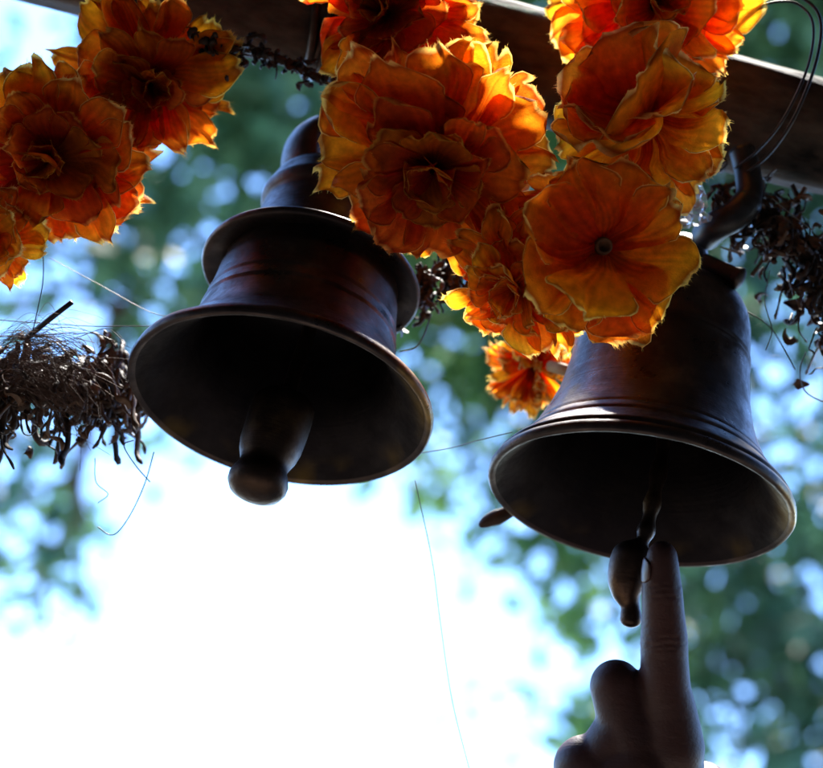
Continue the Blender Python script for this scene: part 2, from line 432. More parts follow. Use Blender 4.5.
# wire collar round the beam above bell one
gg = Geo()
for j in range(4):
    pts = []
    for i in range(33):
        a = 2 * PI * i / 32
        pts.append(inv @ (t1 + xb * (j * .0042 - .006 + .002 * math.sin(a * 2 + j)) + (yb * math.cos(a) + zb * math.sin(a)) * (BR + .0022)))
    gg.tube(pts, .0017, 8, caps=False)
gg.build('collar', MAT['iron'], h1)
c2 = mw2 @ Vector((0, 0, 1.98 * R2)); t2 = beam_point(742)
h2 = hanger('curved iron hook from the beam to the plain bell', [c2])
inv2 = h2.matrix_world.inverted()
hk = smooth_path([W(706, 236, .622), W(716, 226, .614), W(734, 216, .612), W(748, 200, .615), W(748, 175, .622), W(742, 150, .626)], 8)
Geo().tube([inv2 @ p for p in hk], [.0058] * 24 + [.005] * (len(hk) - 24), 14).build('hook', MAT['wire'], h2)
# ---------------------------------------------------------------- flowers
def petal(V, F, T, Tn, Vn, L, Wd, az, a0, a1, br, bz, cup, ruf, rs):
    NT, NU = 13, 15
    b = len(V); ca, sa = math.cos(az), math.sin(az)
    ph = rs.uniform(0, 6.28); ph2 = rs.uniform(0, 6.28); k1 = rs.uniform(2.0, 4.2); tw = rs.uniform(-.35, .35)
    crease = rs.uniform(-.05, .09); tone = rs.random(); fold = rs.uniform(-.5, .8)
    notch = rs.uniform(-.03, .045); nu0 = rs.uniform(-.4, .4)
    # integrate the centre line
    def line(s):
        r, z, n = br, bz, 10
        for i in range(n):
            a = a0 + a1 * (s * (i + .5) / n) ** 1.3
            r += math.cos(a) * L * s / n; z += math.sin(a) * L * s / n
        return r, z, a0 + a1 * s ** 1.3
    for i in range(NT):
        t = (i / (NT - 1)) ** .85
        for j in range(NU):
            u = -1 + 2 * j / (NU - 1)
            hw = Wd * (.24 + .76 * min(1, t / .72))
            if t > .66:
                q = (t - .66) / .34; hw *= math.sqrt(max(0, 1 - .80 * q ** 2.6))
            s = t - .20 * Wd / L * u * u * t ** 3 - notch * t ** 6 * math.exp(-((u - nu0) / .25) ** 2)
            if i == NT - 1: s += rs.uniform(-.012, .014)
            s *= 1 + .02 * math.sin(5 * u + ph2) * t * t
            r, z, a = line(max(s, 0))
            nrm = cup * hw * u * u + L * ruf * t * t * math.sin(k1 * u + ph) + crease * L * t * math.exp(-(u / .18) ** 2)
            nrm += .018 * L * math.sin(9 * u + ph2) * t
            if fold > 0.45 and u > 0: nrm += fold * .35 * hw * u ** 2 * t
            v = u * hw + tw * hw * (t - .4)
            x = r - math.sin(a) * nrm; zz = z + math.cos(a) * nrm
            V.append((x * ca - v * sa, x * sa + v * ca, zz))
            e = t
            if t > .6: e = max(t, abs(u) ** 9)
            T.append(e); Tn.append(tone)
            Vn.append(.62 + .38 * math.sin(2.9 * j + ph + .8 * math.sin(3 * t + ph2)) * (1 - .45 * t) + (rs.random() - .5) * .25)
    for j in range(NU):                                  # frayed threads along the cut edge
        for rep_ in range(5):
            i = NT - 1 if j not in (0, NU - 1) else rs.randrange(NT - 6, NT)
            q0 = Vector(V[b + i * NU + j]); q1 = Vector(V[b + i * NU + min(j + 1, NU - 1)]) if j < NU - 1 else Vector(V[b + (i - 1) * NU + j])
            q0 = q0.lerp(q1, rs.random()); inn = Vector(V[b + max(i - 3, 0) * NU + (j * 3 + 6) // 4])
            dirv = (q0 - inn).normalized() + Vector((rs.gauss(0, .4), rs.gauss(0, .4), rs.gauss(0, .4)))
            wv = (q1 - q0); wv = wv.normalized() * .00008 if wv.length > 1e-7 else Vector((.00008, 0, 0))
            k = len(V); hl = .0002 + .0012 * rs.random() ** 2.2
            V += [tuple(q0 - wv - dirv * .0002), tuple(q0 + wv - dirv * .0002), tuple(q0 + dirv * hl)]
            T += [1, 1, 1]; Tn += [tone] * 3; Vn += [1] * 3; F.append((k, k + 1, k + 2))
    for i in range(NT - 1):
        for j in range(NU - 1):
            F.append((b + i * NU + j, b + i * NU + j + 1, b + (i + 1) * NU + j + 1, b + (i + 1) * NU + j))

POM = [ # n, length, a0, a1, base r, base z
    (16, 1.0, -38, -28, .10, -.20), (16, 1.0, -12, -26, .10, -.09), (14, .93, 6, -20, .09, .0), (11, .72, 16, -10, .07, .07), (9, .50, 32, 2, .05, .11), (6, .32, 52, 15, .03, .13)]
OPEN = [(13, .94, -36, -26, .10, -.28), (12, .98, -12, -24, .10, -.16), (8, .96, 18, -18, .06, -.02)]
LOOSE = [(14, .98, -30, -30, .10, -.15), (13, 1.0, -2, -24, .10, -.06), (7, .96, 28, 0, .08, 0.0), (5, 1.0, 58, -8, .06, .05)]
FLAT = [(16, 1.0, -15, -28, .12, -.12), (15, .95, 4, -20, .10, -.03), (12, .80, 16, -8, .08, .05), (9, .56, 30, 8, .06, .09), (6, .38, 52, 12, .03, .11)]
def flower(px, py, d, rpx, facing, style, mat, label, seed, widen=1.0, spin=0.0, centre=True):
    rs = random.Random(seed); R = M(rpx, d)
    mw = frame(W(px, py, d), camdir(*facing)) @ Matrix.Rotation(spin, 4, 'Z')
    root = empty('cloth_marigold', mw)
    tag(root, label, 'flower', 'orange cloth marigolds of the garland')
    for li, (n, L, a0, a1, br, bz) in enumerate(style):
        V, F, T, Tn, Vn = [], [], [], [], []
        off = rs.uniform(0, 6.28)
        for k in range(n):
            az = off + 2 * PI * k / n + rs.uniform(-.14, .14)
            Wd = widen * R * L * (1.18 * PI / n) * rs.uniform(.78, 1.15)
            petal(V, F, T, Tn, Vn, R * L * rs.uniform(.88, 1.05), Wd, az, math.radians(a0 + rs.gauss(0, 10)), math.radians(a1 + rs.gauss(0, 17)),
                  br * R, bz * R + rs.uniform(0, .03) * R, rs.uniform(.0, .45), rs.uniform(.03, .10), rs)
        tilt = Matrix.Rotation(rs.gauss(0, .15 if style is not OPEN else .07), 3, 'X') @ Matrix.Rotation(rs.gauss(0, .15 if style is not OPEN else .07), 3, 'Y')
        for i, p in enumerate(V):                       # crumple the cloth
            p = tilt @ Vector(p)
            p = Vector(p); q = p / R * 1.5 + Vector((seed * 3.1, li * .35, 0)); q2 = p / R * 4.5 + Vector((seed, li * 2.0, 0))
            V[i] = p + min(1, p.xy.length / (.55 * R)) * (noise.noise_vector(q) * .19 + noise.noise_vector(q2) * .05) * R
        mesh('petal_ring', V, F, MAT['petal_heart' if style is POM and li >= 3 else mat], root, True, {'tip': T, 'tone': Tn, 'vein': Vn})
    z0 = style[-1][5]
    if style is OPEN:
        Geo().lathe([(.085 * R, (z0 - .05) * R), (.095 * R, (z0 + .06) * R), (.085 * R, (z0 + .12) * R), (.06 * R, (z0 + .125) * R), (.05 * R, (z0 + .08) * R), (0, (z0 + .06) * R)], 24, .0003, seed).build('flower_centre', MAT['centre'], root)
    Geo().lathe([(.03 * R, (style[0][5] - .32) * R), (.06 * R, (style[0][5] - .2) * R), (.16 * R, (style[0][5] + .02) * R), (.10 * R, (z0) * R)], 20).build('calyx', MAT['centre'], root)
    return root

flower(150, 82, .600, 84, (.25, -.35, 1), POM, 'petal_r', 'deep red-orange cloth marigold under the beam, behind the wide cupped one at far left', 21)
flower(52, 157, .578, 96, (.05, -.2, 1), POM, 'petal', 'wide orange cloth marigold at far left with a dark cupped heart, facing us', 22, 1.1)
flower(-8, 238, .575, 50, (-.2, -.1, 1), LOOSE, 'petal_y', 'amber cloth marigold cut off by the left edge', 23)
flower(390, 20, .595, 84, (-.35, .25, 1), POM, 'petal', 'orange cloth marigold on the beam directly above the biggest one', 24)
flower(434, 163, .566, 118, (.10, -.75, 1), POM, 'petal', 'biggest cloth marigold, many-layered with dark heart, hanging over the flanged bell', 25, 1.1)
flower(650, 6, .605, 100, (.2, -.1, 1), FLAT, 'petal_y', 'amber cloth marigold at the top edge, right half of the beam', 26)
flower(645, 118, .580, 90, (-.35, .5, .8), LOOSE, 'petal_y', 'loose yellow-orange cloth marigold with upright petals above the open funnel-shaped one', 27)
flower(602, 246, .556, 99, (.12, -.05, 1), OPEN, 'petal', 'open funnel-shaped orange cloth marigold with a bare brown centre, over the plain bell', 28, 1.02)
flower(522, 284, .572, 80, (-.45, -.62, .9), FLAT, 'petal_y', 'orange cloth marigold tucked behind the funnel-shaped one, turned down left', 29)

# each flower's wire stem runs back to the beam or to the flower it is tied to
fl = [o for o in COL.objects if o.name.startswith('cloth_marigold')]
def back(o): return o.matrix_world @ Vector((0, 0, -.012))
def on_beam(px): return beam_point(px) - yb * BR * .9 - zb * .006
for k, tgt in {0: on_beam(160), 1: back(fl[0]), 2: back(fl[1]), 3: on_beam(400), 4: back(fl[3]), 5: on_beam(640), 6: on_beam(660), 7: back(fl[6]), 8: back(fl[4])}.items():
    o = fl[k]; iv = o.matrix_world.inverted(); a = o.matrix_world @ Vector((0, 0, -.006)); m_ = back(o) + FWD * .004
    Geo().tube([iv @ p for p in smooth_path([a, m_, m_.lerp(tgt, .5) + FWD * .006, tgt], 6)], .0009, 8).build('stem', MAT['wire'], o)

# small real marigold further back
rs = random.Random(4)
mk = empty('fresh_marigold', frame(W(535, 365, .66), camdir(-.3, -.6, 1)))
tag(mk, 'small ragged yellow-orange fresh marigold, blurred behind the plain bell', 'flower')
V, F, T, Tn, Vn = [], [], [], [], []
for k in range(90):
    ph = math.acos(1 - rs.random() * 1.3); az = rs.uniform(0, 6.28)
    petal(V, F, T, Tn, Vn, M(rs.uniform(38, 52), .66), M(7, .66), az, PI / 2 - ph + rs.uniform(-.2, .2), rs.uniform(-.6, .3), .001, 0, .3, .1, rs)
mesh('floret', V, F, MAT['petal_y'], mk, True, {'tip': T, 'tone': Tn, 'vein': Vn})
sp = mk.matrix_world.inverted()
Geo().tube([sp @ W(550, 366, .64), sp @ W(562, 369, .635), sp @ W(576, 374, .63)], [.0022, .0024, .0021], 10).build('stem', MAT['stem'], mk)

# ---------------------------------------------------------------- withered garlands
DOWN = (mw1.to_3x3() @ Vector((0, 0, -1))).normalized(); DOWN = Vector((0, 0, -1))
def curl(rs, p, length, r, droop=1.0, curlk=1.0):
    pts = [p.copy()]; d = Vector((rs.gauss(0, 1), rs.gauss(0, 1), rs.gauss(0, .6))).normalized()
    d = (d * .7 + DOWN * (droop if rs.random() < .95 else -.4)).normalized()
    ax = Vector((rs.gauss(0, 1), rs.gauss(0, 1), rs.gauss(0, 1))).normalized()
    n = 14; k = rs.choice((-1, 1)) * rs.uniform(.3, 2.3) * curlk
    for i in range(n):
        ang = k * (i / n) ** 2 * .9 + rs.gauss(0, .18)
        d = (Matrix.Rotation(ang, 3, ax) @ d); d = (d + DOWN * .06).normalized()
        pts.append(pts[-1] + d * length / n)
    rad = [r * (1 + .35 * rs.gauss(0, 1) * .5) for _ in pts]
    rad[-1] *= .7; rad[-2] *= 1.3
    return pts, [max(x, r * .4) for x in rad]
def withered(label, spine, spread, n, lenpx, seed, droop, mats=('dry', 'dry_light'), core=10, up=0.0):
    rs = random.Random(seed); P = smooth_path(spine, 10)
    root = empty('withered_garland', Matrix.Translation(P[0])); inv = root.matrix_world.inverted()
    tag(root, label, 'garland', 'withered garlands on the beam')
    ga, gb, gc = Geo(), Geo(), Geo()
    gc.tube([inv @ p for p in P], [M(core, .6) * rs.uniform(.7, 1.15) for _ in P], 12)
    for k in range(n):
        p = P[rs.randrange(len(P))] + Vector((rs.gauss(0, 1), rs.gauss(0, 1), rs.gauss(0, 1))) * M(spread, .6)
        pts, rad = curl(rs, p, M(lenpx, .6) * rs.uniform(.4, 1.0), M(rs.uniform(1.3, 3.9), .6), droop)
        (ga if rs.random() < .62 else gb).tube([inv @ q for q in pts], rad, 6, flat=rs.uniform(.25, .75))
    if core > 5:
        V, F, T, Tn, Vn = [], [], [], [], []
        for k in range(n // 3):
            V2 = []; p = P[rs.randrange(len(P))] + Vector((rs.gauss(0, 1), rs.gauss(0, 1), rs.gauss(0, 1))) * M(spread * 1.25, .6) + DOWN * M(rs.uniform(0, lenpx * .5), .6)
            F2 = []; petal(V2, F2, T, Tn, Vn, M(rs.uniform(14, 26), .6), M(rs.uniform(4, 8), .6), 0, rs.uniform(-1, 1), rs.uniform(-3.2, 3.2), 0, 0, rs.uniform(-1.2, 1.2), .16, rs)
            rm = Matrix.Rotation(rs.uniform(0, 6.28), 3, Vector((rs.gauss(0, 1), rs.gauss(0, 1), rs.gauss(0, 1))).normalized())
            b0 = len(V); V += [inv @ (p + rm @ Vector(v)) for v in V2]; F += [tuple(b0 + i for i in f) for f in F2]
        mesh('crumpled_petals', V, F, MAT[mats[1]], root)
    ga.build('withered_petals', MAT[mats[0]], root); gb.build('rusty_petals', MAT[mats[1]], root)
    gc.build('string', MAT['dry'], root)
    return root, P, inv
wl, Pl, invl = withered('dark brown withered garland at left, its curled petals dangling by the flanged bell',
    [W(-60, 380, .60), W(0, 376, .60), W(45, 374, .602), W(85, 376, .612), W(115, 374, .624), W(142, 380, .64)], 15, 300, 84, 3, 1.2, core=14)
Geo().tube([invl @ p for p in smooth_path([Pl[0], W(-150, 330, .61), W(-230, 120, .63), beam_point(-260) - zb * BR], 8)], .0016, 8).build('string', MAT['dry'], wl)
rs = random.Random(8); gf = Geo()
for k in range(260):                       # dusty fibres combed over its top
    t = rs.random(); x0 = rs.uniform(-12, 30); y0 = 335 + rs.random() ** 1.5 * 60
    a = W(x0, y0, .582 + .012 * rs.random()); b = W(x0 + rs.uniform(35, 85), y0 + rs.gauss(12, 16), .584)
    c = a.lerp(b, .5) + UPV * M(rs.gauss(8, 9), .59) - FWD * rs.uniform(-.004, .010)
    e = b + (b - c) * .5 + DOWN * M(rs.uniform(0, 26), .59) + RGT * M(rs.gauss(0, 8), .59)
    gf.tube([invl @ p for p in smooth_path([a, c, b, e], 5)], M(rs.uniform(.16, .34), .59), 3, caps=False)
gf.build('fibres', MAT['fuzz'], wl)
gt = Geo().tube([invl @ p for p in (W(26, 338, .585), W(50, 319, .582), W(72, 302, .58))], [M(3, .58), M(2.8, .58), M(2.6, .58)], 10)
gt.build('stalk', MAT['wire'], wl)
withered('withered garland seen between the two bells, above the gap', [W(385, 285, .632), W(420, 280, .632), W(452, 270, .632), W(480, 262, .63)], 11, 110, 50, 5, 1.3, core=7)
rw, _, _ = withered('withered rusty garland bunched under the beam at right, beside the plain bell', [W(715, 200, .63), W(765, 215, .63), W(800, 245, .625), W(825, 290, .622), W(860, 340, .62)], 19, 300, 44, 6, .8, core=11)
withered('short withered stalks caught on the beam beside the deep red-orange marigold', [W(195, 38, .60), W(215, 45, .60), W(240, 50, .605)], 6, 46, 34, 7, .5, core=4, mats=('dry', 'dry'))
withered('twisted dark strands wound on the beam left of the chain', [W(240, 46, .612), W(270, 56, .612), W(300, 68, .615), W(325, 82, .618)], 5, 60, 22, 9, .2, core=5, mats=('dry', 'wire'))

# ---------------------------------------------------------------- wires, hairs, scraps
def strand(name, label, cat, pts, d, rpx, mat, group=None, n=6):
    P = smooth_path([W(p[0], p[1], p[2] if len(p) > 2 else d) for p in pts], 8)
    o = Geo().tube([p - P[0] for p in P], M(rpx, d), n).build(name, MAT[mat])
    o.location = P[0]
    return tag(o, label, cat, group)
loop = [(728, 18, .618), (750, 4, .615), (772, -3, .61), (800, -3, .61), (820, 18, .605), (816, 62, .602), (794, 118, .605), (768, 155, .612), (738, 178, .62)]
strand('black_wire', 'black wire looping over the right end of the beam, outer of two', 'wire', loop, .61, 1.7, 'wire', 'wires looped at the right', 10)
strand('black_wire', 'black wire looping over the right end of the beam, inner of two', 'wire', [(728, 26, .615), (752, 10, .612), (775, 2, .61), (798, 4, .61), (813, 24, .605), (808, 66, .602), (784, 118, .605), (758, 150, .612), (735, 168, .62)], .61, 1.4, 'wire', 'wires looped at the right', 10)
HG = 'fine hairs and threads'
strand('hair_strand', 'long thin hair curving down the white sky to the bottom edge', 'hair', [(415, 480), (432, 560), (440, 620), (452, 700), (470, 772)], .60, .42, 'thread', HG)
strand('hair_strand', 'near level hair stretched from the flanged bell to the plain bell', 'hair', [(415, 454), (450, 448), (480, 440), (512, 432)], .60, .5, 'thread_dark', HG)
strand('hair_strand', 'greenish hair hooked like a J below the left withered garland', 'hair', [(154, 452), (146, 480), (134, 508), (120, 530), (110, 535), (98, 527)], .595, .6, 'thread_dark', HG)
strand('hair_strand', 'short curved hair left of the J-shaped hair', 'hair', [(95, 458), (96, 482), (108, 494), (98, 503)], .595, .45, 'thread_dark', HG)
strand('hair_strand', 'curly hair between the left withered garland and the flanged bell', 'hair', [(150, 482), (136, 466), (124, 446), (134, 440)], .595, .6, 'thread_dark', HG)
strand('hair_strand', 'upright bent hair hanging below the amber marigold at the left edge', 'hair', [(43, 246), (43, 280), (37, 312), (32, 335)], .58, .55, 'thread_dark', HG)
strand('hair_strand', 'level pale thread over the left withered garland', 'hair', [(-5, 320), (40, 323), (90, 326), (165, 326)], .60, .5, 'thread', HG)
strand('hair_strand', 'long slanted cobweb thread above the left withered garland', 'hair', [(50, 258), (100, 285), (150, 312), (180, 318)], .61, .35, 'thread', HG)
strand('hair_strand', 'dark level thread just below the pale one at left', 'hair', [(-5, 336), (40, 335), (90, 333), (112, 340)], .60, .45, 'thread_dark', HG)
strand('hair_strand', 'wavy pale thread hanging from the middle withered garland', 'hair', [(430, 318), (424, 335), (415, 348), (400, 352)], .625, .8, 'thread', HG)
strand('hair_strand', 'pale curved hair under the right withered garland, ending in a knot', 'hair', [(748, 312), (768, 325), (782, 345), (795, 370)], .61, .7, 'thread', HG)
strand('hair_strand', 'pale hair curled into a hook at the right edge', 'hair', [(806, 352), (800, 370), (806, 392), (830, 405)], .61, .7, 'thread', HG)
strand('hair_strand', 'straight silvery thread slanting across the right withered garland', 'hair', [(772, 198), (790, 213), (812, 230)], .60, .6, 'thread', HG)
strand('hair_strand', 'pale hair dropping straight from the right withered garland', 'hair', [(770, 270), (765, 300), (772, 330), (766, 350)], .61, .5, 'thread', HG)
# dark bud stub behind the plain bell
P = smooth_path([W(530, 500, .62), W(505, 514, .62), W(490, 520, .62), W(479, 526, .62)], 5)
g = Geo().tube([p - P[0] for p in P], [M(a, .62) for a in (5, 5, 5.5, 6, 6.5, 7, 7.5, 8, 8, 7.5, 7, 6.5, 6, 5, 4, 2)][:len(P)], 12)
o = g.build('dry_stalk', MAT['dry']); o.location = P[0]
tag(o, 'short dark dried stalk poking out left behind the plain bell', 'stalk')
# clear wrapping scrap by the hook
rs = random.Random(2); V, F = [], []
N = 9
for i in range(N):
    for j in range(N):
        u, v = i / (N - 1) - .5, j / (N - 1) - .5
        p = W(690 + u * 34 + v * 8, 206 + v * 40 - u * 10, .607)
        V.append(p + FWD * noise.noise(Vector((u * 5, v * 5, 3))) * .006 + RGT * noise.noise(Vector((u * 6, v * 6, 9))) * .003)
c = V[0].copy(); V = [v - c for v in V]
for i in range(N - 1):
    for j in range(N - 1): F.append((i * N + j, i * N + j + 1, (i + 1) * N + j + 1, (i + 1) * N + j))
o = mesh('plastic_scrap', V, F, MAT['film'], None, False); o.location = c
tag(o, 'crumpled clear plastic scrap between the hook and the funnel-shaped marigold', 'plastic scrap')

# ---------------------------------------------------------------- the hand
def hand():
    g = Geo()
    def ball(c, r, n=28, m=18):
        b = len(g.V)
        for i in range(m + 1):
            th = PI * i / m
            for k in range(n):
                a = 2 * PI * k / n
                g.V.append(c + Vector((math.sin(th) * math.cos(a), math.sin(th) * math.sin(a), math.cos(th))) * r)
        for i in range(m):
            for k in range(n):
                g.F.append((b + i * n + k, b + i * n + (k + 1) % n, b + (i + 1) * n + (k + 1) % n, b + (i + 1) * n + k))
    def limb(ch):
        """ch: (px, py, depth, radius px) joints; filled with close-set balls, one continuous surface after remeshing"""
        for (a, b) in zip(ch, ch[1:]):
            pa, pb = W(*a[:3]), W(*b[:3]); ra, rb = M(a[3], a[2]), M(b[3], b[2])
            n = max(2, int((pb - pa).length / (min(ra, rb) * .12)))
            for i in range(n + 1):
                t = i / n; ball(pa.lerp(pb, t), ra + (rb - ra) * t)
    d = .556
    # index, straight up
    limb([(662, 556, d, 15.5), (661.5, 566, d, 17.8), (661.5, 580, d, 19.2), (662.5, 600, d, 20.6), (663.5, 622, d, 22.2), (664, 640, d, 23.4), (664.5, 662, d, 24.2), (665.5, 690, d, 25.5), (669, 716, d + .001, 29), (670, 748, d + .002, 35)])
    # middle, ring and little finger folded over, away from the viewer
    limb([(642, 765, d + .004, 38), (629, 724, d + .004, 31), (616, 686, d + .005, 26.5), (615, 686, d + .016, 24.5)])
    limb([(614, 686, d + .022, 24), (620, 712, d + .04, 21.5), (630, 745, d + .046, 20), (640, 765, d + .040, 17)])
    limb([(643, 722, d + .004, 24), (650, 760, d + .004, 37)])
    limb([(624, 800, d + .005, 42), (603, 783, d + .005, 38), (585, 767, d + .007, 32), (583, 767, d + .019, 29)])
    limb([(589, 772, d + .022, 26), (596, 800, d + .04, 22), (606, 822, d + .044, 19), (616, 834, d + .038, 16)])
    limb([(600, 840, d + .004, 38), (574, 826, d + .010, 32), (556, 814, d + .018, 27), (570, 848, d + .034, 19), (585, 862, d + .036, 15)])
    limb([(598, 768, d + .006, 29), (622, 735, d + .005, 31)]); limb([(603, 790, d + .004, 38), (640, 770, d + .003, 40)])
    # back of the hand, knuckles to wrist
    for kx, ky, kr in ((669, 752, 35), (648, 756, 36), (618, 785, 36), (597, 822, 33)):
        limb([(kx, ky, d + .005, kr), (650 + (kx - 640) * .55, 900 + (ky - 780) * .3, d - .002, 40), (660 + (kx - 640) * .3, 985, d - .010, 42)])
    # thumb, leaving the side of the palm and folded forward
    limb([(672, 935, d, 42), (700, 865, d + .012, 36), (714, 822, d + .022, 30), (713, 795, d + .034, 25), (706, 784, d + .040, 22), (690, 778, d + .048, 19), (678, 776, d + .052, 16)])
    # wrist and forearm, down towards the viewer's side
    limb([(658, 985, d - .010, 62), (668, 1060, d - .020, 58), (690, 1300, d - .07, 66), (720, 1700, d - .13, 84), (760, 2300, d - .19, 110)])
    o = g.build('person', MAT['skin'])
    md = o.modifiers.new('remesh', 'REMESH'); md.mode = 'VOXEL'; md.voxel_size = .00075; md.use_smooth_shade = True
    ms = o.modifiers.new('smooth', 'SMOOTH'); ms.factor = .5; ms.iterations = 20
    dg = bpy.context.evaluated_depsgraph_get(); dg.update()
    me = bpy.data.meshes.new_from_object(o.evaluated_get(dg))
    o.modifiers.clear(); o.data = me
    if not me.materials: me.materials.append(MAT['skin'])
    me.polygons.foreach_set('use_smooth', [True] * len(me.polygons))
    # knuckle creases over the index joints and skin relief
    cen = [W(664, 640, d), W(661.8, 590, d)]
    ax = (W(662, 556, d) - W(665, 690, d)).normalized()
    for v in me.vertices:
        for c, wd in zip(cen, (.0022, .0013)):
            h = (v.co - c).dot(ax) + .0011 * noise.noise(v.co * 150) + .0004 * noise.noise(v.co * 500)
            if abs(h) < .012 and ((v.co - c) - ax * h).length < .012:
                v.co += (v.co - c - ax * h).normalized() * (.00030 * math.exp(-(h / .004) ** 2) - .00017 * (1 + 1.6 * noise.noise(v.co * 420)) * (math.exp(-(h / .0005) ** 2) + math.exp(-((h - .0018) / .0004) ** 2) + math.exp(-((h + .0018) / .0004) ** 2)))
    return o, d
hd, d = hand()
tag(hd, "person's hand raised at lower right, index finger pointing straight up to the plain bell's clapper", 'person')
# nail, on the back of the index tip
c0 = W(661.5, 572, d); axf = (W(662, 556, d) - W(661.8, 590, d)).normalized()
face = (-FWD * .05 - RGT); face = (face - axf * face.dot(axf)).normalized(); side = axf.cross(face)
V, F = [], []; NA, NB = 13, 15
for i in range(NB):
    t = i / (NB - 1); h = M(-10 + 24 * t, d)
    for j in range(NA):
        u = -1 + 2 * j / (NA - 1)
        wdt = .80 * math.sqrt(max(0, 1 - abs(2 * t - .95) ** 3.2))
        a = u * wdt * .98
        rr = M(18.0 - 2.4 * max(0, t - .45) ** 1.2 * 2 + .9, d)
        V.append(c0 + axf * h + (face * math.cos(a) + side * math.sin(a)) * rr)
for i in range(NB - 1):
    for j in range(NA - 1): F.append((i * NA + j, i * NA + j + 1, (i + 1) * NA + j + 1, (i + 1) * NA + j))
nl = mesh('fingernail', V, F, MAT['nail'], hd)
sm = nl.modifiers.new('solid', 'SOLIDIFY'); sm.thickness = .0005; sm.offset = 1

# ---------------------------------------------------------------- trees behind, far out of focus
COV = np.array([   # share of sky hidden by foliage, columns x = -60..880, rows y = 0..768
    # -60   45   137   229   320   412   503   595   686   778   880
    [.30, .06, .50, .92, .98, .98, .97, .97, .97, .97, .97],   # 0
    [.50, .15, .50, .92, .97, .97, .94, .95, .95, .95, .95],   # 96
    [.55, .50, .72, .86, .94, .92, .92, .92, .92, .90, .92],   # 192
    [.50, .38, .60, .66, .80, .80, .86, .87, .84, .74, .84],   # 288
    [.45, .36, .42, .45, .55, .70, .93, .90, .72, .36, .60],   # 384
    [.50, .48, .14, .03, .03, .36, .66, .88, .75, .50, .66],   # 480
    [.40, .62, .00, .00, .00, .01, .36, .78, .86, .80, .86],   # 560
    [.10, .12, .00, .00, .00, .00, .02, .42, .86, .88, .88],   # 650
    [.00, .00, .00, .00, .00, .00, .28, .62, .55, .62, .82],   # 710
    [.00, .00, .00, .00, .00, .00, .03, .40, .30, .50, .70]])  # 768
CX = np.array([-60, 45, 137, 229, 320, 412, 503, 595, 686, 778, 880.]); CY = np.array([0, 96, 192, 288, 384, 480, 560, 650, 710, 768.])
def cover(x, y):
    x = np.clip(x, CX[0], CX[-1] - 1e-3); y = np.clip(y, CY[0], CY[-1] - 1e-3)
    i = np.searchsorted(CX, x, 'right') - 1; j = np.searchsorted(CY, y, 'right') - 1
    fx = (x - CX[i]) / (CX[i + 1] - CX[i]); fy = (y - CY[j]) / (CY[j + 1] - CY[j])
    return (COV[j, i] * (1 - fx) + COV[j, i + 1] * fx) * (1 - fy) + (COV[j + 1, i] * (1 - fx) + COV[j + 1, i + 1] * fx) * fy
def leaves(name, centres, size, mat, parent):
    n = len(centres)
    up = rng.normal(size=(n, 3)); up[:, 2] -= .6; up /= np.linalg.norm(up, axis=1)[:, None]
    sd_ = np.cross(up, rng.normal(size=(n, 3))); sd_ /= np.linalg.norm(sd_, axis=1)[:, None]
    nr = np.cross(up, sd_)
    L = size * rng.uniform(.6, 1.35, n)[:, None]; Wd = L * rng.uniform(.22, .34, n)[:, None]
    V = np.empty((n, 6, 3))
    V[:, 0] = centres - up * L * .5; V[:, 1] = centres - up * L * .12 + sd_ * Wd + nr * Wd * .3; V[:, 2] = centres + up * L * .22 + sd_ * Wd * .8 + nr * Wd * .3
    V[:, 3] = centres + up * L * .5; V[:, 4] = centres + up * L * .22 - sd_ * Wd * .8 + nr * Wd * .3; V[:, 5] = centres - up * L * .12 - sd_ * Wd + nr * Wd * .3
    b = np.arange(n)[:, None] * 6
    F = np.concatenate([b + np.array([[0, 1, 2, 3]]), b + np.array([[0, 3, 4, 5]])])
    me = bpy.data.meshes.new(name); me.vertices.add(n * 6); me.vertices.foreach_set('co', V.reshape(-1))
    me.loops.add(F.size); me.loops.foreach_set('vertex_index', F.reshape(-1).astype(np.int32))
    me.polygons.add(len(F)); me.polygons.foreach_set('loop_start', np.arange(0, F.size, 4, dtype=np.int32))
    at = me.attributes.new('tone', 'FLOAT', 'POINT'); at.data.foreach_set('value', np.repeat(np.clip(rng.random(n) * .4 + .3 + np.array([.9 * noise.noise(Vector(c) * .9) for c in centres]), 0, 1), 6).astype(np.float32))
    me.update(calc_edges=True); me.validate(); me.materials.append(mat)
    o = bpy.data.objects.new(name, me); COL.objects.link(o); o.parent = parent
    if parent: o.matrix_parent_inverse = parent.matrix_world.inverted()
    return o
def sample_leaves(x0, x1, y0, y1, d0, d1, size, gain, freq, seed, outer=1.0):
    """Leaf centres: sparse where sky shows between the bells, dense elsewhere, in clumps."""
    dm = (d0 + d1) / 2
    apx = (size * size * .28 * .75 * .62) / (dm / FPX) ** 2
    lam_max = 4.2
    n = int((x1 - x0) * (y1 - y0) * lam_max / apx)
    x = rng.uniform(x0, x1, n); y = rng.uniform(y0, y1, n); dd = rng.uniform(d0, d1, n)
    c = np.clip((cover(x, y) - .06) / .94, 0, 1)
    lam = -np.log(1 - np.clip(c, 0, .985)) * gain
    pts = CAM_NP[None] + (F_NP[None] + R_NP[None] * ((x - PW / 2) / FPX)[:, None] + U_NP[None] * ((PH / 2 - y) / FPX)[:, None]) * dd[:, None]
    nz = np.array([noise.noise(Vector(p) * freq + Vector((seed, 0, 0))) + .5 * noise.noise(Vector(p) * freq * 2.3 + Vector((0, seed, 0))) for p in pts])
    lam = lam * np.clip(1 + 2.0 * nz, .05, 3.0)
    k = rng.random(n) < lam / lam_max
    return pts[k]
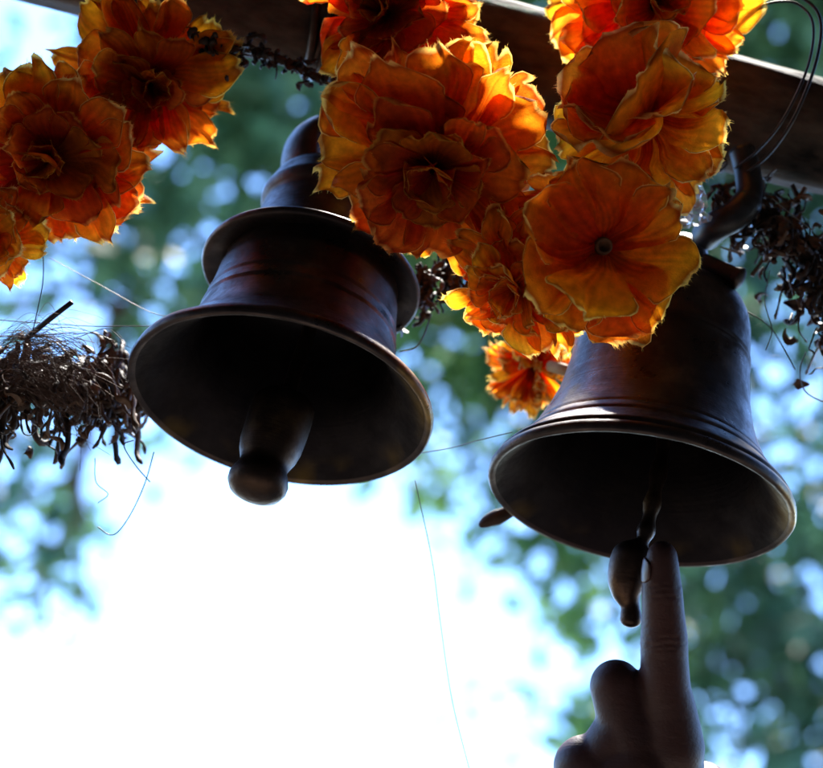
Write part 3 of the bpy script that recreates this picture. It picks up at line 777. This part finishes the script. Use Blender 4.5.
CAM_NP, F_NP, R_NP, U_NP = (np.array(v) for v in (CAM, FWD, RGT, UPV))
def trunk_and_limbs(root, base, top, r0, targets, seed, name='trunk'):
    rs = random.Random(seed); inv = root.matrix_world.inverted(); g = Geo()
    mid = base.lerp(top, .5) + Vector((rs.uniform(-.3, .3), rs.uniform(-.3, .3), 0))
    P = smooth_path([base, base.lerp(mid, .5), mid, mid.lerp(top, .5), top], 8)
    g.tube([inv @ p for p in P], [r0 * (1.25 if i == 0 else 1) * (1 - .72 * i / len(P)) for i in range(len(P))], 14)
    g.build(name, MAT['bark'], root)
    for tg in targets:
        gl = Geo(); a = P[rs.randrange(len(P) // 2, len(P) - 2)]
        m1 = a.lerp(tg, .4) + Vector((rs.uniform(-.3, .3), rs.uniform(-.3, .3), .45)); m2 = a.lerp(tg, .75) + Vector((rs.uniform(-.2, .2), 0, .2))
        Q = smooth_path([a, m1, m2, tg], 8); n = len(Q)
        gl.tube([inv @ p for p in Q], [r0 * .34 * (1 - .88 * i / n) for i in range(n)], 8)
        for k in range(10):
            q = Q[rs.randrange(n // 3, n)]; e = q + Vector((rs.gauss(0, .5), rs.gauss(0, .35), rs.uniform(-.5, .3)))
            gl.tube([inv @ q, inv @ (q.lerp(e, .5) + Vector((0, 0, .08))), inv @ e], [r0 * .07, r0 * .05, r0 * .02], 5)
        gl.build('limb', MAT['bark'], root)
BRANCH = [(120, 300), (96, 400), (76, 480), (80, 515), (60, 545), (42, 575), (46, 625)]
TREES = [
    dict(x=(-420, 330), y=(-330, 640), d=(7.0, 8.4), base=W(-560, 1500, 7.6), mat='leaf_a', size=.15, gain=1.75, freq=2.6, seed=3,
         lab='blue-green tree out of focus at left, bright sky dots between its leaves', tg=[(30, 200), (180, 150), (20, 440), (290, 60), (130, 260)]),
    dict(x=(330, 600), y=(-330, 760), d=(9.0, 10.4), base=W(1120, 1900, 9.6), mat='leaf_b', size=.17, gain=1.75, freq=2.2, seed=17,
         lab='green tree out of focus in the gap between the two bells', tg=[(470, 380), (540, 560), (560, 690), (420, 150)]),
    dict(x=(600, 1250), y=(-330, 900), d=(7.4, 9.0), base=W(1260, 1600, 8.2), mat='leaf_a', size=.15, gain=1.75, freq=2.4, seed=29,
         lab='dark teal tree out of focus at right behind the pointing hand', tg=[(720, 660), (790, 560), (780, 60), (680, 720), (800, 330)]),
]
for T in TREES:
    base = T['base'].copy(); base.z = 0
    root = empty('broadleaf_tree', Matrix.Translation(base))
    tag(root, T['lab'], 'tree', 'trees out of focus behind the bells')
    dm = sum(T['d']) / 2
    top = base.copy(); top.z = 7.2
    trunk_and_limbs(root, base, top, .17, [W(x, y, dm) for x, y in T['tg']], T['seed'])
    if T['seed'] == 3:
        inv_ = root.matrix_world.inverted(); gb_ = Geo()
        Q = smooth_path([W(x, y, 7.4) for x, y in BRANCH], 8); n_ = len(Q)
        gb_.tube([inv_ @ p for p in Q], [.05 * (1 - .75 * i / n_) for i in range(n_)], 8)
        for a_, b_ in (((76, 480), (20, 500)), ((60, 545), (5, 560)), ((80, 515), (82, 590)), ((82, 590), (92, 630)), ((96, 400), (150, 470))):
            gb_.tube([inv_ @ W(*a_, 7.4), inv_ @ W((a_[0] + b_[0]) / 2, (a_[1] + b_[1]) / 2 - 6, 7.4), inv_ @ W(*b_, 7.4)], [.028, .02, .008], 6)
        gb_.build('limb', MAT['bark'], root)
    pts = sample_leaves(*T['x'], *T['y'], *T['d'], T['size'], T['gain'], T['freq'], T['seed'])
    # the rest of the crown round its own trunk
    n2 = 5000; v = rng.normal(size=(n2, 3)); v /= np.linalg.norm(v, axis=1)[:, None]; v *= (rng.random(n2) ** .4)[:, None]
    ex = v * np.array([1.9, 1.9, 2.0]) + np.array(top)[None]
    rel = ex - CAM_NP; dz = rel @ F_NP; sx = PW / 2 + FPX * (rel @ R_NP) / dz; sy = PH / 2 - FPX * (rel @ U_NP) / dz
    keep = ~((sx > -120) & (sx < 950) & (sy > -120) & (sy < 880))
    leaves('crown', np.concatenate([pts, ex[keep]]), T['size'], MAT[T['mat']], root)
    print('leaves', len(pts), keep.sum())
